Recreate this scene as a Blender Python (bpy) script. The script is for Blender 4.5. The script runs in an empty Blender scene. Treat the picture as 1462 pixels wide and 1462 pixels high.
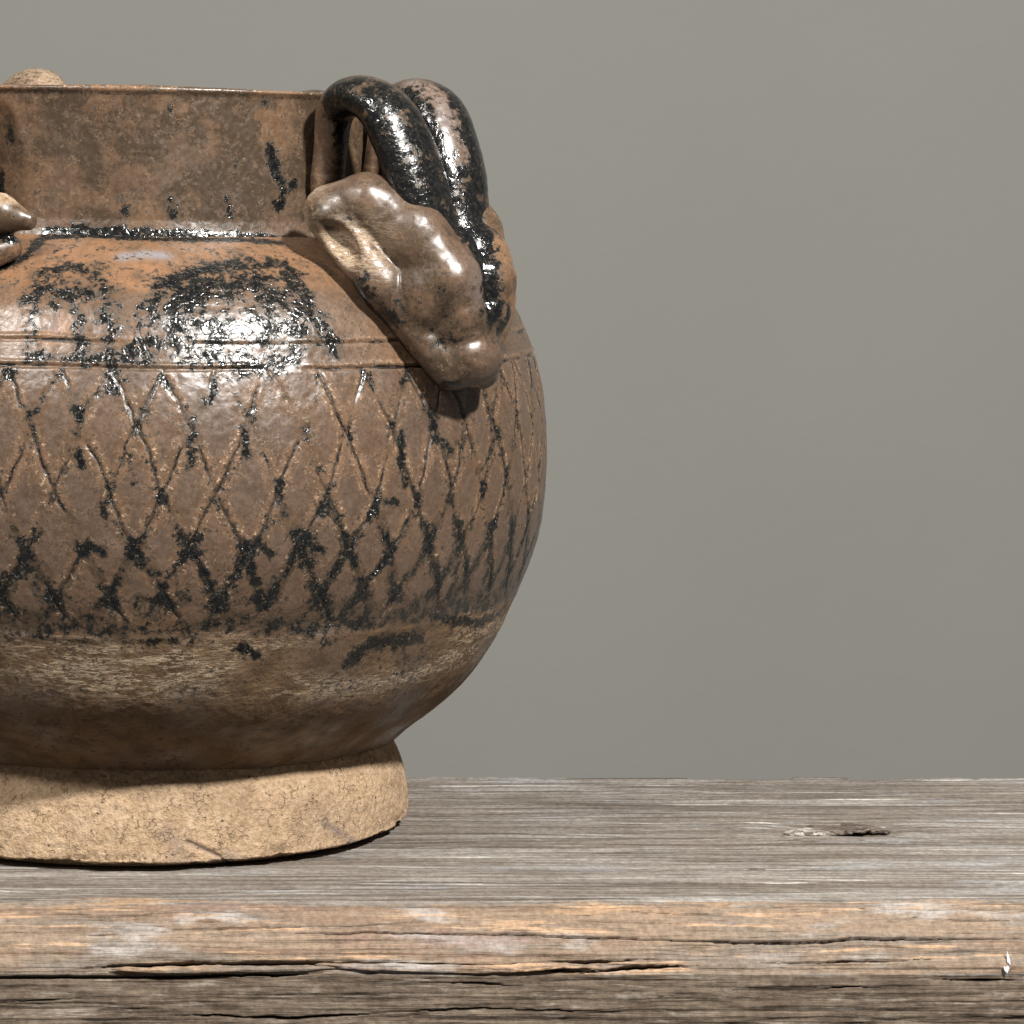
import bpy, math, random
import numpy as np

# ------------------------------------------------------------------ units
# Everything is laid out in "units" of 0.18 mm (U); the jar is about 21 cm wide.
U = 0.00018
D = 4600.0            # camera distance from the jar's axis
HZ = 910.0            # camera height over the board
sc = bpy.context.scene
col = sc.collection
rad = math.radians

# ------------------------------------------------------------------ camera
cam_d = bpy.data.cameras.new('camera')
cam = bpy.data.objects.new('camera', cam_d); col.objects.link(cam)
cam.location = (0, -D*U, HZ*U)
cam.rotation_euler = (rad(90), 0, 0)
cam_d.sensor_width = 36.0
cam_d.lens = 36.0*D/1462.0
cam_d.shift_x = (731-190)/1462.0
cam_d.shift_y = -(731-250)/1462.0
cam_d.clip_start = 0.01; cam_d.clip_end = 50
sc.camera = cam

# ------------------------------------------------------------------ light
w = bpy.data.worlds.new('World'); sc.world = w; w.use_nodes = True
bg = w.node_tree.nodes['Background']
bg.inputs[0].default_value = (1.0, 0.97, 0.93, 1); bg.inputs[1].default_value = 0.13
sc.view_settings.view_transform = 'Standard'; sc.view_settings.look = 'None'
sc.view_settings.exposure = 0.0; sc.view_settings.gamma = 1.0

def lamp(name, az, el, dist, power, size, color, target=(100*U, 0, 450*U)):
    d = bpy.data.lights.new(name, 'AREA'); d.shape = 'DISK'; d.size = size
    d.energy = power; d.color = color
    o = bpy.data.objects.new(name, d); col.objects.link(o)
    a, e = rad(az), rad(el)
    v = np.array([math.sin(a)*math.cos(e), -math.cos(a)*math.cos(e), math.sin(e)])
    o.location = tuple(np.array(target) + v*dist)
    from mathutils import Vector
    o.rotation_euler = Vector(v).to_track_quat('Z', 'Y').to_euler()
    return o
lamp('key_lamp', 31, 42, 1.7, 62, 0.12, (1.0, 0.97, 0.93))
lamp('second_lamp', -42, 42, 1.8, 22, 0.22, (1.0, 0.97, 0.93))

# ------------------------------------------------------------------ numpy noise
def _h(ix, iy, iz, seed):
    h = (ix.astype(np.uint32)*np.uint32(374761393) + iy.astype(np.uint32)*np.uint32(668265263)
         + iz.astype(np.uint32)*np.uint32(2246822519) + np.uint32((seed*3266489917) & 0xffffffff))
    h = (h ^ (h >> np.uint32(13)))*np.uint32(1274126177)
    h = h ^ (h >> np.uint32(16))
    return (h & np.uint32(0xffffff)).astype(np.float32)/np.float32(0xffffff)

def vnoise(x, y, z, seed=0):
    x, y, z = np.broadcast_arrays(x, y, z)
    fx, fy, fz = np.floor(x), np.floor(y), np.floor(z)
    ix, iy, iz = (f.astype(np.int64) for f in (fx, fy, fz))
    u, v, t = x-fx, y-fy, z-fz
    u = u*u*(3-2*u); v = v*v*(3-2*v); t = t*t*(3-2*t)
    r = 0
    for a in (0, 1):
        for b in (0, 1):
            for c in (0, 1):
                r = r + _h(ix+a, iy+b, iz+c, seed)*(u if a else 1-u)*(v if b else 1-v)*(t if c else 1-t)
    return r

def fbm(x, y, z, o=4, seed=0, g=0.5):
    r = 0; a = 1.0; s = 0
    for i in range(o):
        r = r + a*vnoise(x, y, z, seed+i*17); s += a
        x, y, z = x*2.03, y*2.03, z*2.03; a *= g
    return r/s - 0.5

def sstep(a, b, x):
    t = np.clip((x-a)/(b-a), 0, 1); return t*t*(3-2*t)

# ------------------------------------------------------------------ mesh helpers
def mesh_from(name, co, quads, mat, parent=None, attrs=None, smooth=True, tris=None):
    me = bpy.data.meshes.new(name)
    n = len(co)
    me.vertices.add(n)
    me.vertices.foreach_set('co', np.asarray(co*U, np.float32).ravel())
    polys = [np.asarray(quads, np.int32).ravel()]
    starts = np.arange(len(quads))*4
    totals = np.full(len(quads), 4)
    me.loops.add(len(polys[0])); me.loops.foreach_set('vertex_index', polys[0])
    me.polygons.add(len(quads))
    me.polygons.foreach_set('loop_start', starts.astype(np.int32))
    me.polygons.foreach_set('use_smooth', np.full(len(quads), smooth))
    me.update(calc_edges=True)
    me.validate()
    for k, v in (attrs or {}).items():
        a = me.attributes.new(k, 'FLOAT', 'POINT')
        a.data.foreach_set('value', np.ascontiguousarray(np.broadcast_to(v, (n,)), np.float32))
    me.materials.append(mat)
    o = bpy.data.objects.new(name, me); col.objects.link(o)
    if parent is not None: o.parent = parent
    return o

def grid_quads(nr, nc, wrap):
    i = np.arange(nr-1)[:, None]; j = np.arange(nc if wrap else nc-1)[None, :]
    j2 = (j+1) % nc
    return np.stack([i*nc+j, i*nc+j2, (i+1)*nc+j2, (i+1)*nc+j], -1).reshape(-1, 4)

def spline(t, p, tt):
    """natural cubic spline through p(t), sampled at tt"""
    n = len(t); h = np.diff(t)
    A = np.zeros((n, n)); b = np.zeros(n); A[0, 0] = A[-1, -1] = 1
    for i in range(1, n-1):
        A[i, i-1], A[i, i], A[i, i+1] = h[i-1], 2*(h[i-1]+h[i]), h[i]
        b[i] = 6*((p[i+1]-p[i])/h[i] - (p[i]-p[i-1])/h[i-1])
    m = np.linalg.solve(A, b)
    k = np.clip(np.searchsorted(t, tt)-1, 0, n-2)
    d = tt-t[k]; e = t[k+1]-tt
    return (m[k]*e**3 + m[k+1]*d**3)/(6*h[k]) + (p[k]/h[k]-m[k]*h[k]/6)*e + (p[k+1]/h[k]-m[k+1]*h[k]/6)*d

# ------------------------------------------------------------------ node helper
class NT:
    def __init__(s, name):
        s.m = bpy.data.materials.new(name); s.m.use_nodes = True
        s.t = s.m.node_tree; s.n = s.t.nodes; s.b = s.n['Principled BSDF']
    def link(s, a, b): s.t.links.new(a, b)
    def put(s, sock, v):
        if v is None: return
        if hasattr(v, 'is_linked'): s.link(v, sock)
        else:
            if sock.type == 'RGBA' and len(v) == 3: v = (*v, 1)
            sock.default_value = v
    def math(s, op, a, b=None, c=None, clamp=False):
        n = s.n.new('ShaderNodeMath'); n.operation = op; n.use_clamp = clamp
        for i, v in enumerate((a, b, c)): s.put(n.inputs[i], v)
        return n.outputs[0]
    def add(s, a, b): return s.math('ADD', a, b)
    def sub(s, a, b): return s.math('SUBTRACT', a, b)
    def mul(s, a, b): return s.math('MULTIPLY', a, b)
    def ss(s, x, lo, hi, a=0.0, b=1.0):
        n = s.n.new('ShaderNodeMapRange'); n.interpolation_type = 'SMOOTHSTEP'
        s.put(n.inputs[0], x); s.put(n.inputs[1], lo); s.put(n.inputs[2], hi)
        n.inputs[3].default_value = a; n.inputs[4].default_value = b
        return n.outputs[0]
    def mix(s, f, a, b, mode='MIX'):
        n = s.n.new('ShaderNodeMix'); n.data_type = 'RGBA'; n.blend_type = mode
        s.put(n.inputs[0], f); s.put(n.inputs[6], a); s.put(n.inputs[7], b)
        return n.outputs[2]
    def mixf(s, f, a, b):
        n = s.n.new('ShaderNodeMix'); s.put(n.inputs[0], f); s.put(n.inputs[2], a); s.put(n.inputs[3], b)
        return n.outputs[0]
    def attr(s, name):
        n = s.n.new('ShaderNodeAttribute'); n.attribute_name = name; return n.outputs['Fac']
    def coords(s, scale=(1, 1, 1), k=1.0/U):
        tc = s.n.new('ShaderNodeTexCoord'); m = s.n.new('ShaderNodeMapping')
        s.link(tc.outputs['Object'], m.inputs[0]); m.inputs['Scale'].default_value = tuple(k*q for q in scale)
        return m.outputs[0]
    def noise(s, v, period, detail=4, rough=0.55, dist=0.0):
        n = s.n.new('ShaderNodeTexNoise'); s.link(v, n.inputs['Vector'])
        n.inputs['Scale'].default_value = 1.0/period; n.inputs['Detail'].default_value = detail
        n.inputs['Roughness'].default_value = rough; n.inputs['Distortion'].default_value = dist
        return n.outputs[0]
    def vor(s, v, period, feature='F1', rand=1.0, out=0):
        n = s.n.new('ShaderNodeTexVoronoi'); n.feature = feature; s.link(v, n.inputs['Vector'])
        n.inputs['Scale'].default_value = 1.0/period; n.inputs['Randomness'].default_value = rand
        return n.outputs[out]
    def warp(s, v, period, amt):
        n = s.n.new('ShaderNodeTexNoise'); s.link(v, n.inputs['Vector']); n.inputs['Scale'].default_value = 1.0/period
        n.inputs['Detail'].default_value = 3
        a = s.n.new('ShaderNodeVectorMath'); a.operation = 'MULTIPLY_ADD'
        s.link(n.outputs['Color'], a.inputs[0]); a.inputs[1].default_value = (amt,)*3; s.link(v, a.inputs[2])
        return a.outputs[0]
    def bump(s, h, dist, strength=1.0, normal=None):
        n = s.n.new('ShaderNodeBump'); s.put(n.inputs['Height'], h)
        n.inputs['Distance'].default_value = dist*U; s.put(n.inputs['Strength'], strength)
        if normal is not None: s.link(normal, n.inputs['Normal'])
        return n.outputs[0]
    def out(s, color=None, rough=None, normal=None, spec=None):
        s.put(s.b.inputs['Base Color'], color); s.put(s.b.inputs['Roughness'], rough)
        if normal is not None: s.link(normal, s.b.inputs['Normal'])
        if spec is not None: s.put(s.b.inputs['Specular IOR Level'], spec)
        return s.m

# ------------------------------------------------------------------ materials
def make_glaze(name='iron_brown_glaze', relief=1.0, flk=1.0):
    t = NT(name); v = t.coords(); vw = t.warp(v, 20, 16)
    glz, grv, lip, cel = (t.attr(a) for a in ('glaze', 'groove', 'lip', 'cell'))
    ash, warm, low, sheen_pool, stain = (t.attr(a) for a in ('ash', 'warm', 'low', 'sheen_pool', 'stain'))
    n1 = t.noise(v, 130, 4); n2 = t.noise(v, 34, 8, 0.62); n3 = t.noise(v, 6.5, 6, 0.68); n4 = t.noise(vw, 17, 7, 0.68)
    n5 = t.noise(t.warp(v, 9, 8), 9, 5, 0.7)
    c = t.mix(t.ss(n1, 0.38, 0.62), (0.122, 0.071, 0.039), (0.088, 0.057, 0.037))
    c = t.mix(t.mul(t.ss(n2, 0.50, 0.68), 0.75), c, (0.036, 0.025, 0.017))
    c = t.mix(t.mul(t.ss(n4, 0.54, 0.66), 0.4), c, (0.20, 0.127, 0.080))
    c = t.mix(t.mul(cel, 0.65), c, t.mix(t.ss(n2, 0.3, 0.7), (0.076, 0.048, 0.033), (0.116, 0.080, 0.060)))
    c = t.mix(t.mul(warm, t.ss(n2, 0.30, 0.58)), c, (0.225, 0.118, 0.060))
    c = t.mix(t.mul(t.mul(lip, t.ss(n4, 0.36, 0.56)), 1.0), c, (0.182, 0.108, 0.064))
    c = t.mix(low, c, t.mix(t.ss(n2, 0.35, 0.68), (0.165, 0.105, 0.058), (0.100, 0.063, 0.036)))
    c = t.mix(1.0, c, t.mix(t.ss(n3, 0.3, 0.7), (0.82, 0.82, 0.82), (1.15, 1.145, 1.14)), 'MULTIPLY')
    stn = t.ss(t.add(stain, t.mul(t.sub(n4, 0.5), 1.5)), 0.35, 0.62)
    c = t.mix(t.mul(stn, 0.8), c, (0.040, 0.027, 0.016))
    fleck = t.ss(t.noise(v, 5, 3, 0.6), 0.66, 0.72)
    c = t.mix(t.mul(fleck, 0.18), c, (0.36, 0.25, 0.16))
    # cream burrs along the incised lines, ash scratches on the lower wall
    burr = t.mul(lip, t.ss(t.noise(v, 5.0, 3, 0.6), 0.57, 0.64))
    c = t.mix(t.mul(burr, 0.85), c, (0.46, 0.32, 0.20))
    vs = t.warp(t.coords((0.26, 0.26, 1.25)), 16, 18)
    rid = t.math('ABSOLUTE', t.sub(t.noise(vs, 11, 5, 0.7), 0.5))
    gate = t.ss(t.noise(t.coords((0.35, 0.35, 1.3)), 26, 4), 0.37, 0.50)
    scr = t.mul(t.mul(ash, gate), t.ss(rid, 0.055, 0.018))
    c = t.mix(t.mul(scr, 0.9), c, (0.45, 0.345, 0.235))
    hair = t.mul(t.ss(t.math('ABSOLUTE', t.sub(t.noise(t.warp(v, 30, 30), 13, 3, 0.6), 0.5)), 0.016, 0.005), t.ss(n4, 0.47, 0.56))
    c = t.mix(t.mul(t.mul(hair, 0.45), t.sub(1.0, low)), c, (0.30, 0.20, 0.125))
    crm = t.mul(t.mul(ash, t.sub(1.0, low)), t.ss(n4, 0.42, 0.58))
    c = t.mix(t.mul(crm, 0.9), c, t.mix(n3, (0.26, 0.18, 0.11), (0.50, 0.39, 0.26)))
    c = t.mix(t.ss(t.add(grv, t.mul(t.sub(n3, 0.5), 1.2)), 0.22, 0.42), c, (0.013, 0.009, 0.007))
    c = t.mix(t.mul(sheen_pool, t.ss(n2, 0.25, 0.5)), c, (0.20, 0.19, 0.20))  # milky glaze patches with their reflected blue-grey sheen painted in
    # black iron glaze, broken up by the layout stored on the mesh plus noise
    k = t.add(t.add(glz, t.mul(t.sub(n4, 0.5), 2.3)), t.mul(t.sub(n3, 0.5), 1.5))
    G = t.ss(k, 0.46, 0.60)
    c = t.mix(t.mul(t.mul(t.ss(k, 0.12, 0.26), t.ss(n3, .38, .56)), 0.45), c, (0.195, 0.118, 0.072))
    c = t.mix(t.mul(t.ss(t.add(k, t.mul(t.sub(n3, 0.5), 0.9)), 0.24, 0.44), 0.80), c, (0.036, 0.028, 0.020))
    gc = t.mix(t.ss(n3, 0.44, 0.66), (0.0040, 0.0046, 0.0056), (0.017, 0.0165, 0.0135))
    gc = t.mix(t.mul(t.ss(n5, 0.55, 0.66), 0.3*flk), gc, (0.045, 0.040, 0.028))
    gc = t.mix(t.mul(t.ss(t.noise(v, 4.6, 3), 0.61, 0.67), 0.45*flk), gc, (0.21, 0.155, 0.09))
    c = t.mix(G, c, gc)
    r = t.mixf(t.ss(n3, 0.3, 0.7), 0.26, 0.42)
    r = t.mixf(low, r, 0.9); r = t.mixf(scr, r, 0.9)
    r = t.mixf(G, r, t.mixf(t.ss(n3, .35, .65), 0.11, 0.20)); r = t.mixf(sheen_pool, r, 0.2)
    cells = t.vor(vw, 10.5, 'SMOOTH_F1')
    h = t.add(t.mul(n3, t.mixf(low, t.mixf(G, 0.20, 0.08), 1.8)), t.mul(n2, t.mixf(G, 0.40, 0.2)))
    plate = t.ss(t.vor(vw, 11.0, 'DISTANCE_TO_EDGE'), 0.0, 0.13)
    h = t.add(h, t.mul(plate, t.mixf(low, t.mixf(G, 0.04, 0.24), 0.0)))
    h = t.add(h, t.mul(t.mul(cells, -1.0), t.mixf(low, t.mixf(G, 0.08, 0.24), 0.0)))
    h = t.add(h, t.mul(G, 0.08)); h = t.add(h, t.mul(scr, 1.0)); h = t.add(h, t.mul(burr, 0.8))
    return t.out(c, r, t.bump(h, 1.25*relief, 1.0), t.mixf(low, 0.62, 0.2))

def make_clay():
    t = NT('bare_buff_clay'); v = t.coords(); vw = t.warp(v, 18, 22)
    n1 = t.noise(v, 95, 4); n2 = t.noise(v, 26, 8, 0.65); n3 = t.noise(v, 6, 6, 0.7)
    chip = t.attr('chip')
    c = t.mix(t.ss(n1, 0.35, 0.65), (0.50, 0.352, 0.220), (0.42, 0.295, 0.186))
    c = t.mix(t.mul(t.ss(n2, 0.45, 0.7), 0.6), c, (0.585, 0.435, 0.300))
    c = t.mix(t.mul(t.ss(n2, 0.5, 0.3), 0.4), c, (0.30, 0.20, 0.125))
    c = t.mix(1.0, c, t.mix(t.ss(n3, 0.3, 0.7), (0.70, 0.69, 0.68), (1.16, 1.15, 1.14)), 'MULTIPLY')
    e = t.vor(t.warp(v, 7, 10), 10, 'DISTANCE_TO_EDGE')
    gate = t.ss(t.noise(v, 19, 5), 0.54, 0.62)
    crk = t.mul(t.ss(e, 0.055, 0.015), gate)
    pit = t.mul(t.ss(t.vor(v, 14), 0.17, 0.09), t.ss(n2, 0.52, 0.58))
    c = t.mix(t.mul(crk, 0.38), c, (0.19, 0.12, 0.075)); c = t.mix(t.mul(pit, 0.8), c, (0.06, 0.04, 0.025))
    c = t.mix(t.mul(chip, t.ss(n2, 0.32, 0.52)), c, (0.215, 0.165, 0.140))
    h = t.add(t.mul(n3, 1.7), t.mul(n2, 1.5)); h = t.sub(h, t.mul(crk, 1.2)); h = t.sub(h, t.mul(pit, 0.8))
    return t.out(c, 0.92, t.bump(h, 3.2, 1.0), 0.2)

def make_wood():
    t = NT('weathered_wood'); v = t.coords()
    worn, face, crk, knot = (t.attr(a) for a in ('worn', 'face', 'crack', 'ring')); bend = t.attr('bend')
    t_coords = t.coords
    def bent(scale=(1, 1, 1)):
        cb = t.n.new('ShaderNodeCombineXYZ'); t.link(t.mul(bend, U), cb.inputs[1])
        tc = t.n.new('ShaderNodeTexCoord'); ad = t.n.new('ShaderNodeVectorMath'); ad.operation = 'ADD'
        t.link(tc.outputs['Object'], ad.inputs[0]); t.link(cb.outputs[0], ad.inputs[1])
        m = t.n.new('ShaderNodeMapping'); t.link(ad.outputs[0], m.inputs[0]); m.inputs['Scale'].default_value = tuple(q/U for q in scale)
        return m.outputs[0]
    va = bent((0.010, 1, 1)); vb = bent((0.06, 1, 1)); vc = t.coords((0.13, 1, 1)); vd = t.coords((0.30, 1, 1))
    g1 = t.noise(t.warp(va, 60, 3), 18, 5, 0.6); g2 = t.noise(va, 5.0, 5, 0.66); g3 = t.noise(vb, 5.5, 6, 0.7)
    g4 = t.noise(bent((0.02, 1, 1)), 7.5, 3, 0.6)
    blot = t.noise(vc, 60, 5, 0.6); n = t.noise(v, 9, 6, 0.7); blo2 = t.noise(vd, 75, 5, 0.62); m = t.noise(vd, 12, 6, 0.7)
    c = t.mix(t.ss(g1, 0.38, 0.62), (0.148, 0.124, 0.102), (0.228, 0.202, 0.175))
    c = t.mix(t.mul(t.ss(blot, 0.47, 0.66), 0.65), c, (0.310, 0.288, 0.262))
    c = t.mix(t.mul(t.ss(blo2, 0.53, 0.68), 0.6), c, (0.135, 0.110, 0.085))
    c = t.mix(t.mul(t.ss(blo2, 0.44, 0.33), 0.45), c, (0.31, 0.315, 0.32))
    c = t.mix(t.mul(t.ss(m, 0.53, 0.66), 0.35), c, (0.13, 0.106, 0.083))
    c = t.mix(t.mul(t.ss(g2, 0.46, 0.40), 0.8), c, (0.075, 0.059, 0.046))
    c = t.mix(t.mul(t.mul(t.ss(g4, 0.60, 0.66), t.ss(blot, 0.40, 0.52)), 0.85), c, (0.50, 0.475, 0.435))
    wc = t.mix(t.ss(g1, 0.38, 0.60), (0.195, 0.130, 0.088), (0.255, 0.188, 0.135))
    wc = t.mix(t.mul(t.ss(blot, 0.46, 0.60), 0.8), wc, (0.190, 0.163, 0.135))
    wc = t.mix(t.mul(t.ss(blo2, 0.47, 0.35), 0.75), wc, (0.345, 0.225, 0.135))
    wc = t.mix(t.mul(t.ss(t.noise(vd, 45, 5), 0.55, 0.66), 0.8), wc, (0.36, 0.33, 0.305))
    wc = t.mix(t.mul(t.ss(t.noise(vc, 42, 4), 0.57, 0.68), 0.6), wc, (0.215, 0.135, 0.102))
    wc = t.mix(t.mul(t.ss(t.noise(vb, 11, 5, .65), 0.55, 0.63), 0.75), wc, (0.48, 0.315, 0.195))
    wc = t.mix(t.mul(t.ss(g3, 0.44, 0.33), 0.85), wc, (0.070, 0.046, 0.030))
    wc = t.mix(t.mul(t.ss(m, 0.52, 0.64), 0.6), wc, (0.150, 0.112, 0.080))
    wk = t.ss(t.add(worn, t.mul(t.sub(g3, 0.5), 1.7)), 0.42, 0.62)
    c = t.mix(wk, c, wc)
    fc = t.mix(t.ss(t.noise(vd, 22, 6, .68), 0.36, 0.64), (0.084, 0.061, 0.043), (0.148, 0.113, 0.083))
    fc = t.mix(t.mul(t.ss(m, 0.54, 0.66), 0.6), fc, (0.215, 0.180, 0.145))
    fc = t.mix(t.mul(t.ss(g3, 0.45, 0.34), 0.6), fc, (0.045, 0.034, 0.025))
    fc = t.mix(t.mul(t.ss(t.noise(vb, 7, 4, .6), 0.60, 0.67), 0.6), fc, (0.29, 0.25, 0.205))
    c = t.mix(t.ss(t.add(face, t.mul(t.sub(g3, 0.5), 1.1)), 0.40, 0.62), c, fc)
    c = t.mix(1.0, c, t.mix(t.ss(n, 0.3, 0.7), (0.74, 0.74, 0.74), (1.22, 1.22, 1.22)), 'MULTIPLY')
    c = t.mix(t.mul(knot, 0.8), c, t.mix(t.ss(g3, .4, .6), (0.07, 0.048, 0.033), (0.20, 0.15, 0.11)))
    c = t.mix(crk, c, (0.013, 0.009, 0.006))
    h = t.add(t.mul(g2, 1.2), t.mul(g3, 0.9)); h = t.add(h, t.mul(n, 0.5)); h = t.add(h, t.mul(m, 0.7))
    return t.out(c, 0.85, t.bump(h, 2.6, 1.0), 0.22)

def make_wall():
    t = NT('painted_plaster'); v = t.coords(k=1.0)
    c = t.mix(t.ss(t.noise(v, 0.22, 6, 0.62), 0.3, 0.7), (0.252, 0.248, 0.230), (0.262, 0.257, 0.238))
    return t.out(c, 0.9, t.bump(t.noise(v, 0.010, 5, 0.65), 2.5, 0.5), 0.15)

M_gloss = make_glaze('smooth_dark_glaze', 0.5, 0.35)
M_glaze, M_clay, M_wood, M_wall = make_glaze(), make_clay(), make_wood(), make_wall()
tf = NT('glint_white'); M_white = tf.out((0.50, 0.50, 0.51), 0.8)  # pale colour standing in for a glint on the beam's edge
tk = NT('dark_knot_wood'); _v = tk.coords((0.15, 1, 1))
M_knot = tk.out(tk.mix(tk.ss(tk.noise(_v, 7, 6, 0.7), 0.4, 0.62), (0.040, 0.029, 0.021), (0.17, 0.135, 0.105)), 0.8,
                tk.bump(tk.noise(_v, 6, 6, 0.7), 3.0))

tp = NT('pale_knot_wood'); _w = tp.coords((0.15, 1, 1))
M_pale_knot = tp.out(tp.mix(tp.ss(tp.noise(_w, 7, 6, 0.7), 0.4, 0.58), (0.09, 0.07, 0.05), (0.42, 0.39, 0.35)), 0.8, tp.bump(tp.noise(_w, 6, 6, 0.7), 3.0))
# ------------------------------------------------------------------ wall behind
wy = 1.15
x0, x1, z0, z1 = -2.6, 2.8, -1.6, 1.9
wq = np.array([[x0, wy, z0], [x1, wy, z0], [x1, wy, z1], [x0, wy, z1],
               [x0, wy+.1, z0], [x1, wy+.1, z0], [x1, wy+.1, z1], [x0, wy+.1, z1]])/U
wall = mesh_from('wall', wq, [[0, 1, 2, 3], [5, 4, 7, 6], [1, 5, 6, 2], [4, 0, 3, 7], [3, 2, 6, 7], [4, 5, 1, 0]], M_wall, smooth=False)
wall['kind'] = 'structure'

# ------------------------------------------------------------------ the jar: profile
SHIFT, TILT = 20.0, rad(1.25)
ZR = 1026.0
def tau(Z): return TILT*np.clip(Z/ZR, 0, 1.1)
def lean(P):
    """the hand-thrown jar leans: its rim is a little lower on the right"""
    X, Y, Z = P[:, 0], P[:, 1], P[:, 2]
    return np.stack([X + SHIFT*Z/ZR, Y, Z - X*tau(Z)], 1)

sil = [(560, 1049), (601, 1015), (635, 987), (669, 953), (703, 905), (727, 857), (751, 799), (767, 751),
       (775, 705), (779, 661), (779.5, 620), (775, 565), (764, 513), (753, 480), (738, 442), (712, 405), (672, 372), (632, 350), (601, 338)]
pr, pz = [], []
for px, py in sil:
    Z = 1160.0-py; r = 400.0
    for _ in range(8):
        r = (px-190-SHIFT*Z/ZR)*0.992; Z = 1160-py + r*tau(Z)
    pr.append(r); pz.append(Z)
pr, pz = np.array(pr), np.array(pz)
tt = np.concatenate([[0], np.cumsum(np.hypot(np.diff(pr), np.diff(pz)))])
ts = np.linspace(0, tt[-1], 420)
body_r, body_z = spline(tt, pr, ts), spline(tt, pz, ts)
r_j, z_j = body_r[0], body_z[0]; r_n, z_n = body_r[-1], body_z[-1]

def dens(pts, step):
    pts = np.array(pts, float); out = [pts[0]]
    for a, b in zip(pts[:-1], pts[1:]):
        k = max(1, int(np.hypot(*(b-a))/step))
        for i in range(1, k+1): out.append(a+(b-a)*i/k)
    return np.array(out)
foot_pts = dens([(300, 34), (330, 2), (360, 0), (368, 6), (385, 8), (391.5, 11), (390.5, 26), (387, 52), (382, 76), (374, 96), (r_j-2, z_j+1)], 1.7)
neck_out = dens([(r_n-1, z_n-2), (r_n-6, z_n+8), (r_n-9, z_n+22), (r_n-10, z_n+60), (r_n-10, z_n+120), (r_n-10, ZR-14), (r_n-9.5, ZR-8), (r_n-7.5, ZR-6),
                 (r_n-7, ZR-3), (r_n-8.5, ZR), (r_n-14, ZR+1), (r_n-22, ZR-1)], 2.2)
neck_in = dens([(r_n-22, ZR-1), (r_n-26, ZR-6), (r_n-28, ZR-60), (r_n-27, z_n-8)], 14)
neck_pts = np.concatenate([neck_out, neck_in[1:]])
in_pts = dens([(r_n-27, z_n-8), (r_n+40, z_n-40), (520, z_n-180), (545, 480), (500, 290), (380, 150), (200, 100), (2, 92)], 18)

# outer surface radius as a function of height
oz = np.concatenate([foot_pts[foot_pts[:, 1] > 13, 1], body_z[2:-1], neck_out[2:-5, 1]])
orr = np.concatenate([foot_pts[foot_pts[:, 1] > 13, 0], body_r[2:-1], neck_out[2:-5, 0]])
os_ = np.argsort(oz); oz, orr = oz[os_], orr[os_]
def R(Z): return np.interp(Z, oz, orr)

def unproject(px, py):
    """photo point -> (theta, Z) on the jar's front"""
    r, th, Z = 560.0, 0.0, 500.0
    for _ in range(30):
        k = D/(D-r*math.cos(th))
        X = (px-190)/k - SHIFT*Z/ZR
        Z = 1160-(250+(py-250)/k) + X*float(tau(Z))
        r = float(R(Z)); th = math.asin(max(-0.999, min(0.999, X/r)))
    return th, Z

dt = rad(0.2)
th_a = np.arange(rad(-52), rad(112), dt)
th_b = np.linspace(th_a[-1]+dt, rad(360-52)-rad(0.5), 230)
TH = np.concatenate([th_a, th_b])
NCOL = len(TH)
THW = np.where(TH > np.pi, TH-2*np.pi, TH)     # wrapped to -pi..pi

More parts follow.
